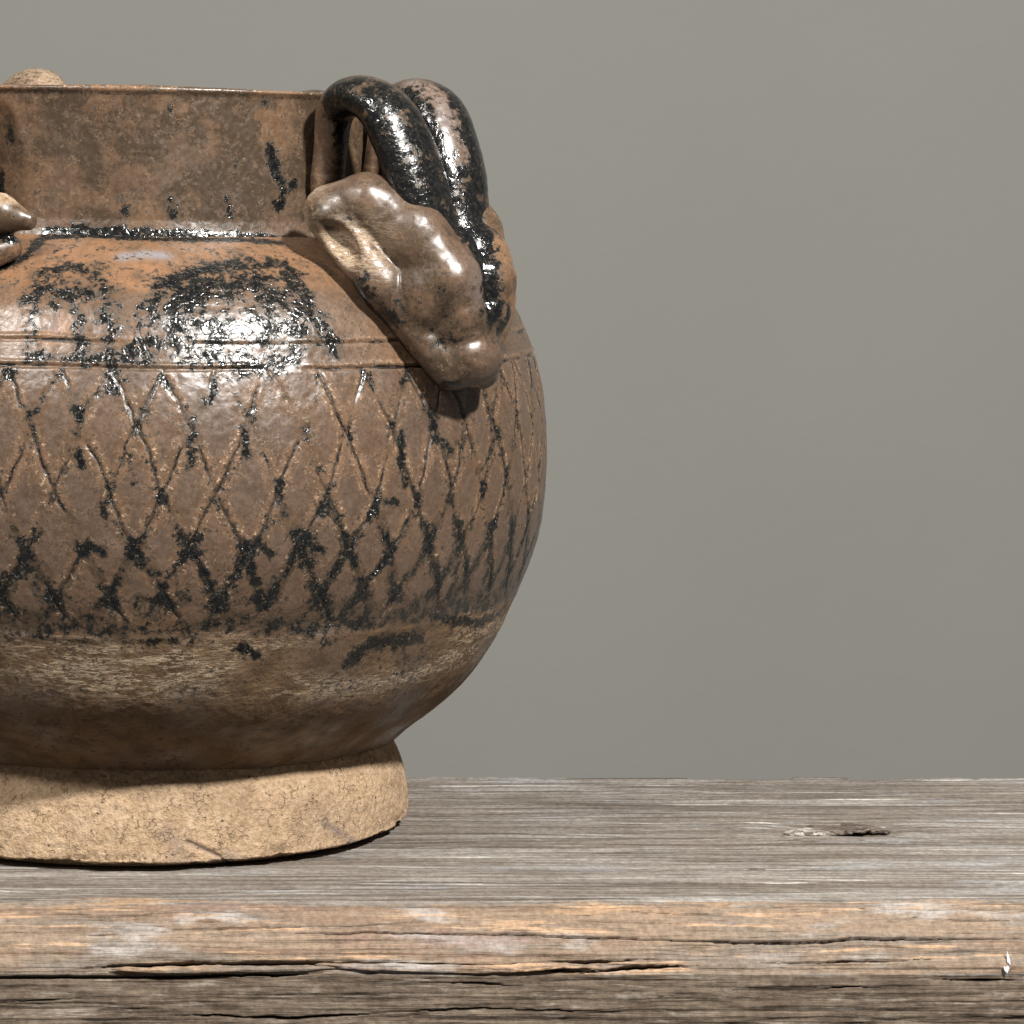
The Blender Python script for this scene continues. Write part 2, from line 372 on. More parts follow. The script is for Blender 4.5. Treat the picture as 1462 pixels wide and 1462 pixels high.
class Sheet:
    """one surface of revolution: rows of (r, z) swept over TH, with painted fields and displacement"""
    def __init__(s, pts):
        s.r, s.z = pts[:, 0], pts[:, 1]
        s.s = np.concatenate([[0], np.cumsum(np.hypot(np.diff(s.r), np.diff(s.z)))])
        tr, tz = np.gradient(s.r, s.s), np.gradient(s.z, s.s)
        l = np.hypot(tr, tz)+1e-9; s.nr, s.nz = tz/l, -tr/l
        s.shape = (len(s.r), NCOL)
        s.X = s.r[:, None]*np.sin(TH)[None]; s.Y = -s.r[:, None]*np.cos(TH)[None]; s.Z = np.broadcast_to(s.z[:, None], s.shape)
        s.d = np.zeros(s.shape); s.f = {}
        # the foot was luted on a little askew: the joint rides higher at the front
        s.lift = 15*np.clip(np.cos(TH+0.1), 0, 1)[None]*np.exp(-((s.Z-z_j)/(80 if s.z[-1] > z_j+20 else 45))**2)
    def field(s, k):
        if k not in s.f: s.f[k] = np.zeros(s.shape)
        return s.f[k]
    def noise(s, p, o=4, seed=0, sq=(1, 1, 1), g=0.5):
        return fbm(s.X/p*sq[0], s.Y/p*sq[1], s.Z/p*sq[2], o, seed, g)
    def at(s, px, py):
        th, Z = unproject(px, py)
        m = int(np.argmax(s.z)); a = int(np.argmin(s.z[:m+1]))
        return th, float(np.interp(Z, s.z[a:m+1], s.s[a:m+1]))
    def stroke(s, k, pts, width, val, disp=None):
        """soft line through photo points painted into field k (max), optional groove depth"""
        q = [s.at(*p) for p in pts]
        if len(q) == 1: q = q*2
        f = s.field(k) if k else None
        for (t0, s0), (t1, s1) in zip(q[:-1], q[1:]):
            m = width*2.6
            rr = float(np.interp((s0+s1)/2, s.s, s.r))
            cm = np.where((THW > min(t0, t1)-m/rr) & (THW < max(t0, t1)+m/rr))[0]
            rm = np.where((s.s > min(s0, s1)-m) & (s.s < max(s0, s1)+m))[0]
            if not len(cm) or not len(rm): continue
            ix = np.ix_(rm, cm)
            ax = THW[cm][None]*rr; ay = s.s[rm][:, None]
            dx, dy = (t1-t0)*rr, s1-s0; L = dx*dx+dy*dy+1e-9
            h = np.clip(((ax-t0*rr)*dx+(ay-s0)*dy)/L, 0, 1)
            d2 = (ax-t0*rr-h*dx)**2+(ay-s0-h*dy)**2
            g = np.exp(-d2/width**2)
            if f is not None: f[ix] = np.maximum(f[ix], val*g)
            if disp: s.d[ix] = np.minimum(s.d[ix], s.d[ix]*0+disp*g) if disp < 0 else np.maximum(s.d[ix], disp*g)
    def build(s, name, mat, parent):
        rr = s.r[:, None]+s.d*s.nr[:, None]; zz = s.z[:, None]+s.d*s.nz[:, None]
        P = np.stack([rr*np.sin(TH)[None], -rr*np.cos(TH)[None], zz], -1).reshape(-1, 3)
        zz = zz + s.lift
        P = np.stack([rr*np.sin(TH)[None], -rr*np.cos(TH)[None], zz], -1).reshape(-1, 3)
        at = {k: np.zeros(1) for k in ALL_F}
        at.update({k: v.ravel() for k, v in s.f.items()})
        return mesh_from(name, lean(P), grid_quads(len(s.r), NCOL, True), mat, parent, at)
ALL_F = ('glaze', 'groove', 'lip', 'cell', 'ash', 'warm', 'low', 'sheen_pool', 'chip', 'stain')

jar = bpy.data.objects.new('jar', None); col.objects.link(jar)
jar['label'] = 'brown and black glazed stoneware jar with animal head handles on the weathered wooden beam'
jar['category'] = 'jar'

# ---- body
bs = np.linspace(0, ts[-1], int(ts[-1]/1.75))
body = Sheet(np.stack([np.interp(bs, ts, body_r), np.interp(bs, ts, body_z)], 1))
def front_s(py): return body.at(205, py)[1]
rows_s = [front_s(p) for p in (915, 862, 794, 714, 615, 527)]
V = np.interp(body.s, rows_s, [5, 4, 3, 2, 1, 0])[:, None]       # lattice row coordinate, 0 at the incised ring
V = np.where(body.s[:, None] > rows_s[-1], -(body.s[:, None]-rows_s[-1])/95.0, V)
pitch = 2*np.pi/52
wob = body.noise(130, 3, 5)*0.32 + body.noise(45, 2, 9)*0.12
u = THW[None]/pitch - rad(-0.6)/pitch
fA = u - (V-1)/2*1.0 + wob; fB = u + (V-1)/2*1.0 + body.noise(120, 3, 31)*0.32 + body.noise(40, 2, 14)*0.12
hw = pitch*body.r[:, None]*0.93
fA = fA + (_h(np.round(fA).astype(np.int64), np.zeros(fA.shape, np.int64), np.zeros(fA.shape, np.int64), 3)-0.5)*0.18
fB = fB + (_h(np.round(fB).astype(np.int64), np.zeros(fB.shape, np.int64), np.zeros(fB.shape, np.int64), 7)-0.5)*0.18
jag = body.noise(11, 3, 17)*5.0
dA = np.abs((fA-np.round(fA))*hw+jag); dB = np.abs((fB-np.round(fB))*hw-jag)
inside = sstep(-0.02, 0.05, V)*(1-sstep(4.1, 4.75, V))
keepA = sstep(-0.14, 0.06, body.noise(60, 3, 71)); keepB = sstep(-0.09, 0.09, body.noise(60, 3, 83))
wv = 1+body.noise(25, 2, 91)*0.9
gA = np.exp(-(dA/(1.7*wv))**2)*keepA; gB = np.exp(-(dB/(1.6*wv))**2)*keepB
gro = np.maximum(gA, gB)*inside
dmin = np.minimum(dA, dB)
lipf = np.maximum(np.exp(-((dA-6)/5.5)**2)*keepA, np.exp(-((dB-6)/5.5)**2)*keepB)*inside
body.field('groove')[:] = gro
body.field('lip')[:] = lipf
body.field('cell')[:] = sstep(6, 17, dmin)*inside
body.d += -2.4*gro + 1.3*lipf*(0.5+body.noise(9, 2, 3)) + 0.7*sstep(5, 20, dmin)*inside
body.d += body.noise(150, 3, 40)*7 + body.noise(34, 4, 41)*2.6 + body.noise(9, 3, 44)*1.1
# black glaze pooled round the crossings of the incised lines
cross = np.exp(-(dA*dA+dB*dB)/(12.0**2))*inside
rown = sstep(2.3, 2.9, V)*(1-sstep(3.9, 4.4, V))
body.field('stain')[:] = inside*((0.46+0.5*rown)*np.exp(-(dmin/12.0)**2)+0.9*body.noise(90, 3, 59)-0.08)+0.75*np.exp(-((V-4.5)/0.55)**2)*(0.8+1.5*body.noise(70, 3, 60))
gl = body.field('glaze')
gl[:] = 0.48*cross*(0.65+1.0*body.noise(70, 3, 55)+0.25*rown)
gl += inside*(0.36*np.exp(-(dmin/9.0)**2)*(0.75+1.3*body.noise(80, 3, 57)) + 0.26*rown*np.exp(-(dmin/13.0)**2))
gl += rown*inside*0.05 + body.noise(110, 3, 58)*0.22*inside
edge_band = np.exp(-((V-4.75)/0.35)**2)
gl += 0.16*np.exp(-((V-4.25)/0.4)**2)*(1+2.0*body.noise(60, 3, 62)); gl += 0.50*edge_band*(0.9+1.6*body.noise(90, 3, 61))
low = sstep(4.75, 5.15, V + body.noise(60, 4, 63)*0.7)
body.field('low')[:] = low
gl *= (1-sstep(5.2, 5.7, V)); gl -= 0.35*low
ash = np.exp(-(np.abs(body.s[:, None]-front_s(958)+body.noise(200, 2, 65)*40)/48)**3)*sstep(-0.20, 0.06, body.noise(110, 3, 66, (0.6, 0.6, 1.2))+0.05)
body.field('ash')[:] = ash
# shoulder
sh = sstep(0.05, -0.15, V)
body.field('warm')[:] = np.clip(sh*(0.15+1.2*body.noise(80, 3, 67)) + 0.7*sstep(-1.05, -1.5, V), 0, 1)
gl += sh*(0.10+body.noise(70, 4, 68)*0.35)
S_ = body.stroke
for pts, wd, val in [
    ([(45, 430), (62, 395), (95, 382), (130, 388), (150, 410), (158, 450), (160, 500), (165, 545)], 19, .62),
    ([(75, 415), (120, 420)], 24, .64), ([(100, 420), (112, 460), (118, 520)], 12, .62), ([(50, 440), (44, 485)], 13, .58),
    ([(205, 455), (235, 410), (285, 386), (345, 378), (400, 382), (425, 410), (445, 450), (470, 488)], 22, .66),
    ([(240, 445), (290, 410), (360, 408), (410, 440)], 38, .72),
    ([(190, 505), (240, 485), (260, 500), (320, 515), (380, 520), (425, 505)], 26, .66),
    ([(250, 465), (350, 470), (420, 470)], 40, .66),
    ([(40, 507), (110, 512), (165, 512), (220, 520)], 9, .7), ([(160, 540), (166, 560)], 8, .8),
    ([(235, 535), (240, 555)], 8, .6), ([(310, 535), (300, 570)], 8, .55),
    ([(65, 335), (40, 365), (0, 384)], 9, .95), ([(66, 340), (130, 338), (230, 342), (330, 345), (400, 349)], 10, .9),
    ([(275, 600), (272, 660)], 9, .62), ([(350, 620), (352, 655)], 8, .6), ([(112, 640), (118, 665)], 8, .62),
    ([(185, 650), (190, 690)], 7, .5), ([(140, 700), (150, 740)], 7, .5), ([(280, 765), (262, 790)], 13, .7), ([(365, 770), (385, 790)], 10, .55),
    ([(430, 775), (460, 782)], 11, .6), ([(130, 780), (150, 790)], 10, .6), ([(40, 820), (60, 850), (90, 870)], 9, .6),
    ([(535, 715), (565, 718)], 9, .72), ([(572, 620), (572, 660), (578, 690)], 9, .66), ([(632, 632), (640, 645)], 9, .7),
    ([(335, 830), (345, 880), (400, 890)], 14, .5), ([(200, 860), (260, 850)], 14, .5),
    ([(650, 740), (655, 800), (640, 850)], 11, .66), ([(700, 760), (690, 830), (680, 860)], 10, .62), ([(735, 740), (728, 790)], 9, .5),
    ([(500, 945), (530, 918), (600, 912)], 13, .9), ([(345, 925), (365, 935)], 9, .75), ([(620, 880), (680, 890), (715, 872)], 10, .75),
    ([(10, 900), (100, 912), (200, 915), (300, 912)], 9, .42), ([(590, 860), (600, 880)], 14, .6)]:
    S_('glaze', pts, wd, val)
for pts, wd, val in [([(60, 360), (150, 362), (230, 372), (330, 362), (420, 372)], 17, 1.0), ([(160, 395), (200, 410), (250, 400)], 14, 1.0),
                     ([(190, 470), (190, 485)], 22, 1.0), ([(95, 465), (75, 480)], 22, 1.0), ([(100, 425), (120, 430)], 10, .9)]:
    S_('warm', pts, wd, val)
    k = body.field('glaze'); 
S_('sheen_pool', [(175, 368), (205, 364), (235, 366)], 10, 1.0); S_('sheen_pool', [(75, 465)], 10, .5)
for pts, wd, val in [([(600, 960), (650, 940), (700, 918)], 20, 1.0), ([(400, 985), (500, 985), (580, 968)], 20, 1.0), ([(130, 935), (250, 945), (320, 955)], 14, 1.0)]:
    S_('ash', pts, wd, val)
# two incised rings on the shoulder
for py, dep in ((489, 1.3), (526, 2.0)):
    ls = front_s(py)
    brk = sstep(-0.2, 0.0, body.noise(90, 3, int(py)))
    g = np.exp(-((body.s[:, None]-ls+body.noise(120, 2, 77)*6)/2.4)**2)*brk
    l2 = np.exp(-((body.s[:, None]-ls-5+body.noise(120, 2, 77)*6)/3.2)**2)*brk
    body.d -= dep*g; body.d += 1.6*l2
    body.field('groove')[:] = np.maximum(body.field('groove'), g*sstep(-0.1, 0.15, body.noise(50, 3, 19))); body.field('lip')[:] = np.maximum(body.field('lip'), l2)
# the turned ledge where the glaze ends
ls = front_s(918)
body.d += 1.3*sstep(-9, 9, body.s[:, None]-ls+body.noise(70, 4, 88)*34)
body.build('body', M_glaze, jar)

# ---- neck
neck = Sheet(neck_pts)
neck.d += neck.noise(170, 3, 101)*5 + neck.noise(30, 4, 102)*2.2 + neck.noise(8, 3, 103)*1.0
neck.d[-4:] = 0
Zn = neck.Z-z_n
neck.field('glaze')[:] = -0.02 + neck.noise(70, 4, 104)*0.35
neck.field('stain')[:] = 0.36 + neck.noise(60, 3, 106)*2.2 + 0.10*np.exp(-((Zn-80)/60)**2)
neck.field('warm')[:] = np.clip(neck.noise(90, 3, 105)*0.8, 0, 0.5)
for pts, wd, val in [([(66, 331), (130, 330), (230, 334), (330, 337), (400, 341)], 9, 1.0), ([(385, 205), (392, 240), (405, 270), (400, 295)], 9, .78),
                     ([(420, 262), (395, 290)], 9, .7), ([(338, 225), (335, 255)], 8, .42), ([(326, 285), (328, 305)], 7, .7), ([(245, 285), (246, 308)], 7, .68),
                     ([(172, 285), (180, 308)], 7, .6), 
                     ([(2, 250), (0, 275)], 8, .8), ([(10, 180), (16, 200)], 9, .45), ([(225, 145), (245, 150)], 9, .36), ([(350, 150), (385, 147)], 8, .36)]:
    neck.stroke('glaze', pts, wd, val)
neck.stroke('stain', [(125, 190), (128, 230), (135, 260)], 24, 0.75)
neck.stroke('stain', [(275, 165), (282, 195)], 20, 0.75)
neck.stroke('stain', [(200, 195), (226, 215)], 20, 0.75)
neck.stroke('stain', [(340, 215), (335, 250)], 12, 0.75)
neck.stroke('stain', [(60, 210), (90, 215)], 20, 0.75)
neck.stroke('stain', [(350, 150), (390, 147)], 12, 0.75)
neck.stroke('stain', [(12, 170), (16, 200)], 12, 0.75)
lipz = sstep(ZR-7, ZR-4, neck.Z)
neck.field('lip')[:] = lipz; neck.field('warm')[:] = np.maximum(neck.field('warm'), lipz)
neck.field('glaze')[:] *= (1-lipz)
neck.field('groove')[:] = 0.4*np.exp(-((neck.Z-(ZR-10))/2.5)**2)
neck.build('neck', M_glaze, jar)
inner = Sheet(in_pts); inner.field('low')[:] = 1
inner.build('interior', M_glaze, jar)

# ---- foot
foot = Sheet(foot_pts)
foot.d += foot.noise(140, 3, 120)*3 + foot.noise(26, 4, 121)*3.0 + foot.noise(7, 3, 122)*2.4
edge = np.exp(-((foot.Z-12)/9.0)**2)
foot.d -= edge*np.clip(foot.noise(40, 4, 123)*22, 0, 8)
foot.d[foot.z < 3] = np.minimum(foot.d[foot.z < 3], 0.0)*0
for pts, wd, val in [([(270, 1225), (300, 1215)], 16, .9), ([(240, 1190), (250, 1215)], 12, .5), ([(462, 1175), (464, 1192)], 6, .9)]:
    foot.stroke('chip', pts, wd, val)
foot.stroke('chip', [(455, 1200), (468, 1212)], 5, .8, -5)
foot.stroke('chip', [(268, 1203), (290, 1208), (310, 1226)], 3, .7, -5)
foot.stroke('chip', [(545, 1188), (572, 1172)], 3, .4, -5)
foot.build('foot_ring', M_clay, jar)

# ------------------------------------------------------------------ handles: signed distance fields meshed by surface nets
def surface_net(F, org, h):
    s = F < 0
    nx, ny, nz = F.shape
    cs = [s[a:nx-1+a, b:ny-1+b, c:nz-1+c] for a in (0, 1) for b in (0, 1) for c in (0, 1)]
    cnt = sum(c.astype(np.int8) for c in cs)
    act = (cnt > 0) & (cnt < 8)
    idx = np.full(act.shape, -1, np.int64); ai = np.argwhere(act); idx[act] = np.arange(len(ai))
    acc = np.zeros((len(ai), 3)); wsum = np.zeros(len(ai))
    cor = [(a, b, c) for a in (0, 1) for b in (0, 1) for c in (0, 1)]
    val = {c: F[ai[:, 0]+c[0], ai[:, 1]+c[1], ai[:, 2]+c[2]] for c in cor}
    for c in cor:
        for ax in range(3):
            if c[ax]: continue
            d = list(c); d[ax] = 1; d = tuple(d)
            v0, v1 = val[c], val[d]; m = (v0 < 0) != (v1 < 0)
            t = np.where(m, v0/np.where(m, v0-v1, 1), 0)
            p = np.tile(np.array(c, float), (len(ai), 1)); p[:, ax] = t
            acc += p*m[:, None]; wsum += m
    P = (ai+acc/wsum[:, None])*h+org
    quads = []
    for ax in range(3):
        a1, a2 = (ax+1) % 3, (ax+2) % 3
        sl0 = [slice(None)]*3; sl1 = [slice(None)]*3; sl0[ax] = slice(0, -1); sl1[ax] = slice(1, None)
        e = s[tuple(sl0)] != s[tuple(sl1)]
        ii = np.argwhere(e)
        ok = (ii[:, a1] > 0) & (ii[:, a2] > 0) & (ii[:, a1] < F.shape[a1]-1) & (ii[:, a2] < F.shape[a2]-1)
        ii = ii[ok]
        flip = s[tuple(sl0)][tuple(ii.T)]
        def g(o1, o2):
            q = ii.copy(); q[:, a1] += o1; q[:, a2] += o2
            return idx[tuple(q.T)]
        q = np.stack([g(-1, -1), g(0, -1), g(0, 0), g(-1, 0)], 1)
        q = np.where(flip[:, None], q, q[:, ::-1]); quads.append(q)
    q = np.concatenate(quads); q = q[(q >= 0).all(1)]
    return P, q

def smin(a, b, k):
    h = np.clip(0.5+0.5*(b-a)/k, 0, 1)
    return b*(1-h)+a*h - k*h*(1-h)
def ell(p, c, r, ang=0.0):
    x, y, z = p[0]-c[0], p[1]-c[1], p[2]-c[2]
    if ang: x, z = x*math.cos(ang)+z*math.sin(ang), -x*math.sin(ang)+z*math.cos(ang)
    k0 = np.sqrt((x/r[0])**2+(y/r[1])**2+(z/r[2])**2); k1 = np.sqrt((x/r[0]**2)**2+(y/r[1]**2)**2+(z/r[2]**2)**2)
    return k0*(k0-1)/(k1+1e-9)
def cap(p, a, b, ra, rb):
    a, b = np.array(a, float), np.array(b, float); ab = b-a
    h = np.clip(((p[0]-a[0])*ab[0]+(p[1]-a[1])*ab[1]+(p[2]-a[2])*ab[2])/(ab@ab), 0, 1)
    return np.sqrt(sum((p[i]-a[i]-h*ab[i])**2 for i in range(3))) - (ra+(rb-ra)*h)

# local handle frame: rho (from the jar's axis), t (sideways), z (up); L is the level read off the photo
def lz(L): return 1160.0-L
def head_sdf(p, side=False, crease=False):
    t = p[1]; at = np.abs(t); q = (p[0], at, p[2])
    roll = None
    path = [(452, 114, 290, 33), (496, 92, 280, 38), (546, 54, 322, 46), (588, 34, 382, 44), (602, 26, 420, 34)]
    if side: path[0:2] = [(440, 180, 312, 13), (458, 150, 304, 25), (488, 104, 296, 33)]
    for a, b in zip(path[:-1], path[1:]):
        c = cap(q, (a[0], a[1], lz(a[2])), (b[0], b[1], lz(b[2])), a[3], b[3])
        roll = c if roll is None else smin(roll, c, 10)
    core = ell(p, (542, 0, lz(400)), (72, 52, 100), -0.20)
    j0 = (448, 156, lz(347)) if side else (462, 120, lz(300))
    jaw = cap(q, j0, (524, 94, lz(385)), 17 if side else 33, 28)
    jaw = smin(jaw, cap(q, (524, 94, lz(385)), (592, 34, lz(500)), 28, 22), 10)
    cheek = ell(q, (560, 62, lz(402)), (46, 33, 62), -0.5)
    sn = ell(p, (599, -4, lz(478)), (44, 47, 42), 0.30)
    nose = ell(p, (594, -14, lz(440)), (38, 46, 34), 0.2)
    if crease:
        c = np.sort(np.stack([roll, jaw, cheek, sn, nose]), 0)
        return np.exp(-np.clip(c[1]-c[0], 0, None)/7.0)*np.exp(-np.clip(c[0], 0, None)/10.0)
    f = smin(smin(smin(smin(smin(roll, core, 8), jaw, 9), cheek, 6), sn, 16), nose, 9)
    if not side:
        hol = ell(q, (500, 151, lz(340)), (44, 30, 24), -0.85)
        f = -smin(-f, hol, 6)
    return f
def strand_sdf(p, sgn, lift):
    path = [(392, 52, 262, 18), (398, 53, 210, 18), (404, 55, 172, 19), (420, 57, 148, 23), (452, 56, 140, 27), (492, 53, 158, 30),
            (520, 46, 205, 32), (543, 40, 262, 31), (562, 33, 315, 27)]
    if sgn > 0: path += [(586, 38, 345, 28), (603, 42, 402, 23), (594, 42, 452, 19), (568, 40, 500, 14)]
    else: path += [(590, 30, 375, 18)]
    path = np.array(path, float)
    path[:, 2] -= lift*sstep(262, 150, path[:, 2])
    tt_ = np.arange(len(path)); fine = np.linspace(0, len(path)-1, 4*len(path)-3)
    path = np.stack([spline(tt_, path[:, i], fine) for i in range(4)], 1)
    tc = 48.0*sgn
    p = (p[0], tc+(p[1]-tc)*0.68, p[2])
    f = None
    for a, b in zip(path[:-1], path[1:]):
        c = cap(p, (a[0], tc+(sgn*a[1]-tc)*0.68, lz(a[2])), (b[0], tc+(sgn*b[1]-tc)*0.68, lz(b[2])), a[3], b[3])
        f = c if f is None else smin(f, c, 3)
    return f

def sdf_mesh(fun, lo, hi, h, amp, fillet, seed):
    ax = [np.arange(lo[i], hi[i]+h, h) for i in range(3)]
    p = np.meshgrid(*ax, indexing='ij')
    f0 = fun(p)
    f0 = f0 - fbm(p[0]/32, p[1]/32, p[2]/32, 2, seed)*amp*1.8 - fbm(p[0]/11, p[1]/11, p[2]/11, 2, seed+5)*amp*0.8
    rr = np.hypot(p[0], p[1])
    db = (rr-R(p[2]))*0.8
    f = smin(f0, db+4, fillet)
    f = np.maximum(f, f0-max(fillet*0.8, 4))
    f = np.maximum(f, -(db+30))
    # walls so that the surface closes inside the box
    P, q = surface_net(f, np.array(lo, float), h)
    return P, q

def place(P, az):
    a = rad(az)
    X = P[:, 0]*math.sin(a)+P[:, 1]*math.cos(a); Y = -P[:, 0]*math.cos(a)+P[:, 1]*math.sin(a)
    return lean(np.stack([X, Y, P[:, 2]], 1))

def blob(P, c, r):
    return np.exp(-(((P-np.array(c))/np.array(r))**2).sum(1))

def head_attrs(P, side=False):
    rho, t, z = P.T; L = 1160-z
    at = np.abs(t)
    n = fbm(rho/50, t/50, z/50, 3, 200)
    cr = head_sdf(P.T, side, True)*sstep(440, 480, rho)
    g = 0.0+n*0.75+0.34*cr
    g = np.maximum(g, 1.0*np.exp(-((t-2)/20)**2)*sstep(500, 540, rho)*(1-sstep(425, 455, L)))          # black groove down the brow
    g = np.maximum(g, 0.85*blob(P, (570, 0, lz(285)), (45, 50, 24)))
    g = np.maximum(g, 0.95*blob(P, (512, -112, lz(392)), (26, 26, 34)))
    g = np.maximum(g, 0.85*blob(P, (540, -96, lz(430)), (22, 22, 22)))
    g = np.maximum(g, 0.7*blob(P, (590, -46, lz(452)), (30, 22, 16)))
    g = np.maximum(g, 0.9*blob(P, (625, 32, lz(445)), (34, 22, 40)))
    g = np.maximum(g, 0.6*np.exp(-((L-515)/8)**2))
    ash = np.maximum(blob(P, (494, -120, lz(340)), (50, 34, 36)), blob(P, (494, 120, lz(340)), (50, 34, 36)))
    ash = np.maximum(ash, 0.7*blob(P, (440, -120, lz(285)), (30, 40, 40)))
    if side:
        ash = 0.9*sstep(300, 288, L+0.25*(at-150))*sstep(110, 130, at)
        g = np.maximum(g, 1.0*np.exp(-((L-333)/9)**2)*sstep(105, 125, at)); g = np.maximum(g, 0.9*sstep(366, 374, L)*sstep(110, 125, at))
    g = g-0.5*ash
    warm = np.clip(fbm(rho/60, t/60, z/60, 3, 210)*0.6+0.8*sstep(20, 40, t)+0.4*ash, 0, 1)
    return {'glaze': g, 'groove': 0, 'lip': ash, 'cell': 0.5, 'ash': ash, 'warm': warm, 'low': 0, 'sheen_pool': 0.35*blob(P, (620, -24, lz(385)), (30, 24, 30)), 'chip': 0, 'stain': 0.36+(0.3 if side else 0)+0.55*cr-0.4*ash+1.1*fbm(rho/45, t/45, z/45, 3, 231)}
def strand_attrs(P, sgn):
    rho, t, z = P.T; L = 1160-z
    g = 0.80+fbm(rho/40, t/40, z/40, 3, 220+sgn)*0.75
    g = g-0.95*sstep(425, 405, rho)-0.40*blob(P, (455, sgn*40, lz(120)), (50, 60, 26))
    sheen_pool = 0*g
    if sgn > 0:
        ridge = sstep(300, 335, L); g = g*(1-ridge)+ridge*(1.2*sstep(40, 26, t+fbm(rho/14, t/14, z/14, 3, 240)*22)-0.05)
        g = g-0.5*np.exp(-((t-26)/16)**2)*sstep(480, 500, rho)*(1-sstep(215, 245, L))
        sheen_pool = 0.45*np.exp(-((t-28)/16)**2)*(1-sstep(215, 245, L))*sstep(440, 470, rho)  # pale lit side of the strand, put into the colour
    else:
        g = g-0.25*blob(P, (530, -70, lz(185)), (30, 20, 60))
    return {'glaze': g, 'groove': 0, 'lip': 0.2, 'cell': 0.3, 'ash': 0, 'warm': 0.2+0.6*sstep(300, 335, L)*(sgn > 0), 'low': 0, 'sheen_pool': sheen_pool, 'chip': 0, 'stain': 0.15+0.62*sstep(425, 450, rho)*(1-sstep(300, 335, L)*(sgn > 0))-1.3*sheen_pool+0.7*fbm(rho/45, t/45, z/45, 3, 231)}

cache = {}
for az, h, lift in ((45, 2.0, 0), (-41, 2.6, 0), (138, 5.0, 0), (-151, 3.6, 25)):
    hd = bpy.data.objects.new('handle', None); col.objects.link(hd); hd.parent = jar
    key = ('h', h)
    P, q = sdf_mesh((lambda p: head_sdf(p, True)) if az == -41 else head_sdf, (380, -215, lz(545)), (690, 215, lz(230)), h, 1.5, 4, 11)
    mesh_from('animal_head', place(P, az), q, M_gloss, hd, head_attrs(P, az == -41))
    for sgn in (-1, 1):
        lo = (350, min(-sgn*8, sgn*110), lz(530)); hi = (660, max(-sgn*8, sgn*110), lz(80))
        P, q = sdf_mesh(lambda p: strand_sdf(p, sgn, lift), lo, hi, h, 1.0, 7, 20+sgn)
        sa = strand_attrs(P, sgn)
        if az == -151: sa.update(glaze=sa['glaze']-0.6, stain=0, ash=0.42, lip=0.6)  # rear knob: pale tan with its white highlight painted in
        mesh_from('strand', place(P, az), q, M_gloss, hd, sa)

# ------------------------------------------------------------------ the wooden beam
prof = dens([(278, -300), (282, -40), (284, -8), (280, 0)], 30)
prof = np.concatenate([prof, dens([(280, 0), (-400, 0)], 2.4)[1:], dens([(-400, 0), (-530, -1), (-552, -3), (-570, -8), (-584, -16), (-597, -28), (-609, -44), (-618, -61), (-625, -78), (-630, -104), (-632, -180)], 1.25)[1:],
                       dens([(-632, -180), (-628, -300)], 20)[1:]])
bx = np.concatenate([np.linspace(-1500, -260, 80), np.arange(-250, 1330, 3.2), np.linspace(1340, 2300, 70)])
bsv = np.concatenate([[0], np.cumsum(np.hypot(np.diff(prof[:, 0]), np.diff(prof[:, 1])))])
ty, tz = np.gradient(prof[:, 0], bsv), np.gradient(prof[:, 1], bsv)
ll = np.hypot(ty, tz); bny, bnz = tz/ll, -ty/ll
GX, GS = np.meshgrid(bx, bsv); GYp = np.broadcast_to(prof[:, :1], GX.shape); GZp = np.broadcast_to(prof[:, 1:], GX.shape)
ppy = 250+(HZ-prof[:, 1])*D/(D+prof[:, 0])                       # photo row of each profile point
i_top = np.argmax(prof[:, 1] >= -0.001)
def beam_at(px, py):
    k = np.arange(i_top, len(prof)-6)
    s = float(np.interp(py, ppy[k], bsv[k])); y = float(np.interp(s, bsv, prof[:, 0]))
    return (px-190)*(D+y)/D, s
disp = np.zeros(GX.shape); crack = np.zeros(GX.shape)
gr1 = fbm(GX/900, GS/14, GS*0, 4, 301, 0.6); gr2 = fbm(GX/420, GS/4.6, GS*0, 3, 302); wv = fbm(GX/260, GS/60, GS*0, 3, 303)
disp += gr1*5.0 + gr2*3.4 + wv*6.0
s_edge = float(beam_at(700, 1288)[1]); s_low = float(beam_at(700, 1382)[1])
arr = sstep(s_edge-40, s_edge+18, GS)
disp += arr*(fbm(GX/300, GS/22, GS*0, 4, 305)*11 + fbm(GX/60, GS/9, GS*0, 3, 306)*3.2)
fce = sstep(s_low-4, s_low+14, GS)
disp += fce*(fbm(GX/160, GS/12, GS*0, 4, 307)*5 - 4 + fbm(GX/50, GS/7, GS*0, 3, 308)*3)
def cut(pts, width, depth):
    q = np.array([beam_at(*p) for p in pts]); xs, ss = q[:, 0], q[:, 1]
    cx = np.where((bx > xs[0]) & (bx < xs[-1]))[0]
    if not len(cx): return
    c = np.interp(bx[cx], xs, ss) + fbm(bx[cx]/60, bx[cx]*0+pts[0][1], bx[cx]*0, 3, 310)*4 + fbm(bx[cx]/9, bx[cx]*0+pts[0][1], bx[cx]*0, 3, 313)*2.2
    e = np.clip(np.minimum(bx[cx]-xs[0], xs[-1]-bx[cx])/60, 0.12, 1)*(0.8+0.7*fbm(bx[cx]/35, bx[cx]*0+pts[0][1], bx[cx]*0, 2, 311))
    ww = np.maximum(width*0.78*e, 0.5)
    g = np.exp(-((GS[:, cx]-c[None])/ww[None])**4)
    disp[:, cx] = disp[:, cx]-depth*g*np.minimum(1, e*1.5); crack[:, cx] = np.maximum(crack[:, cx], g)
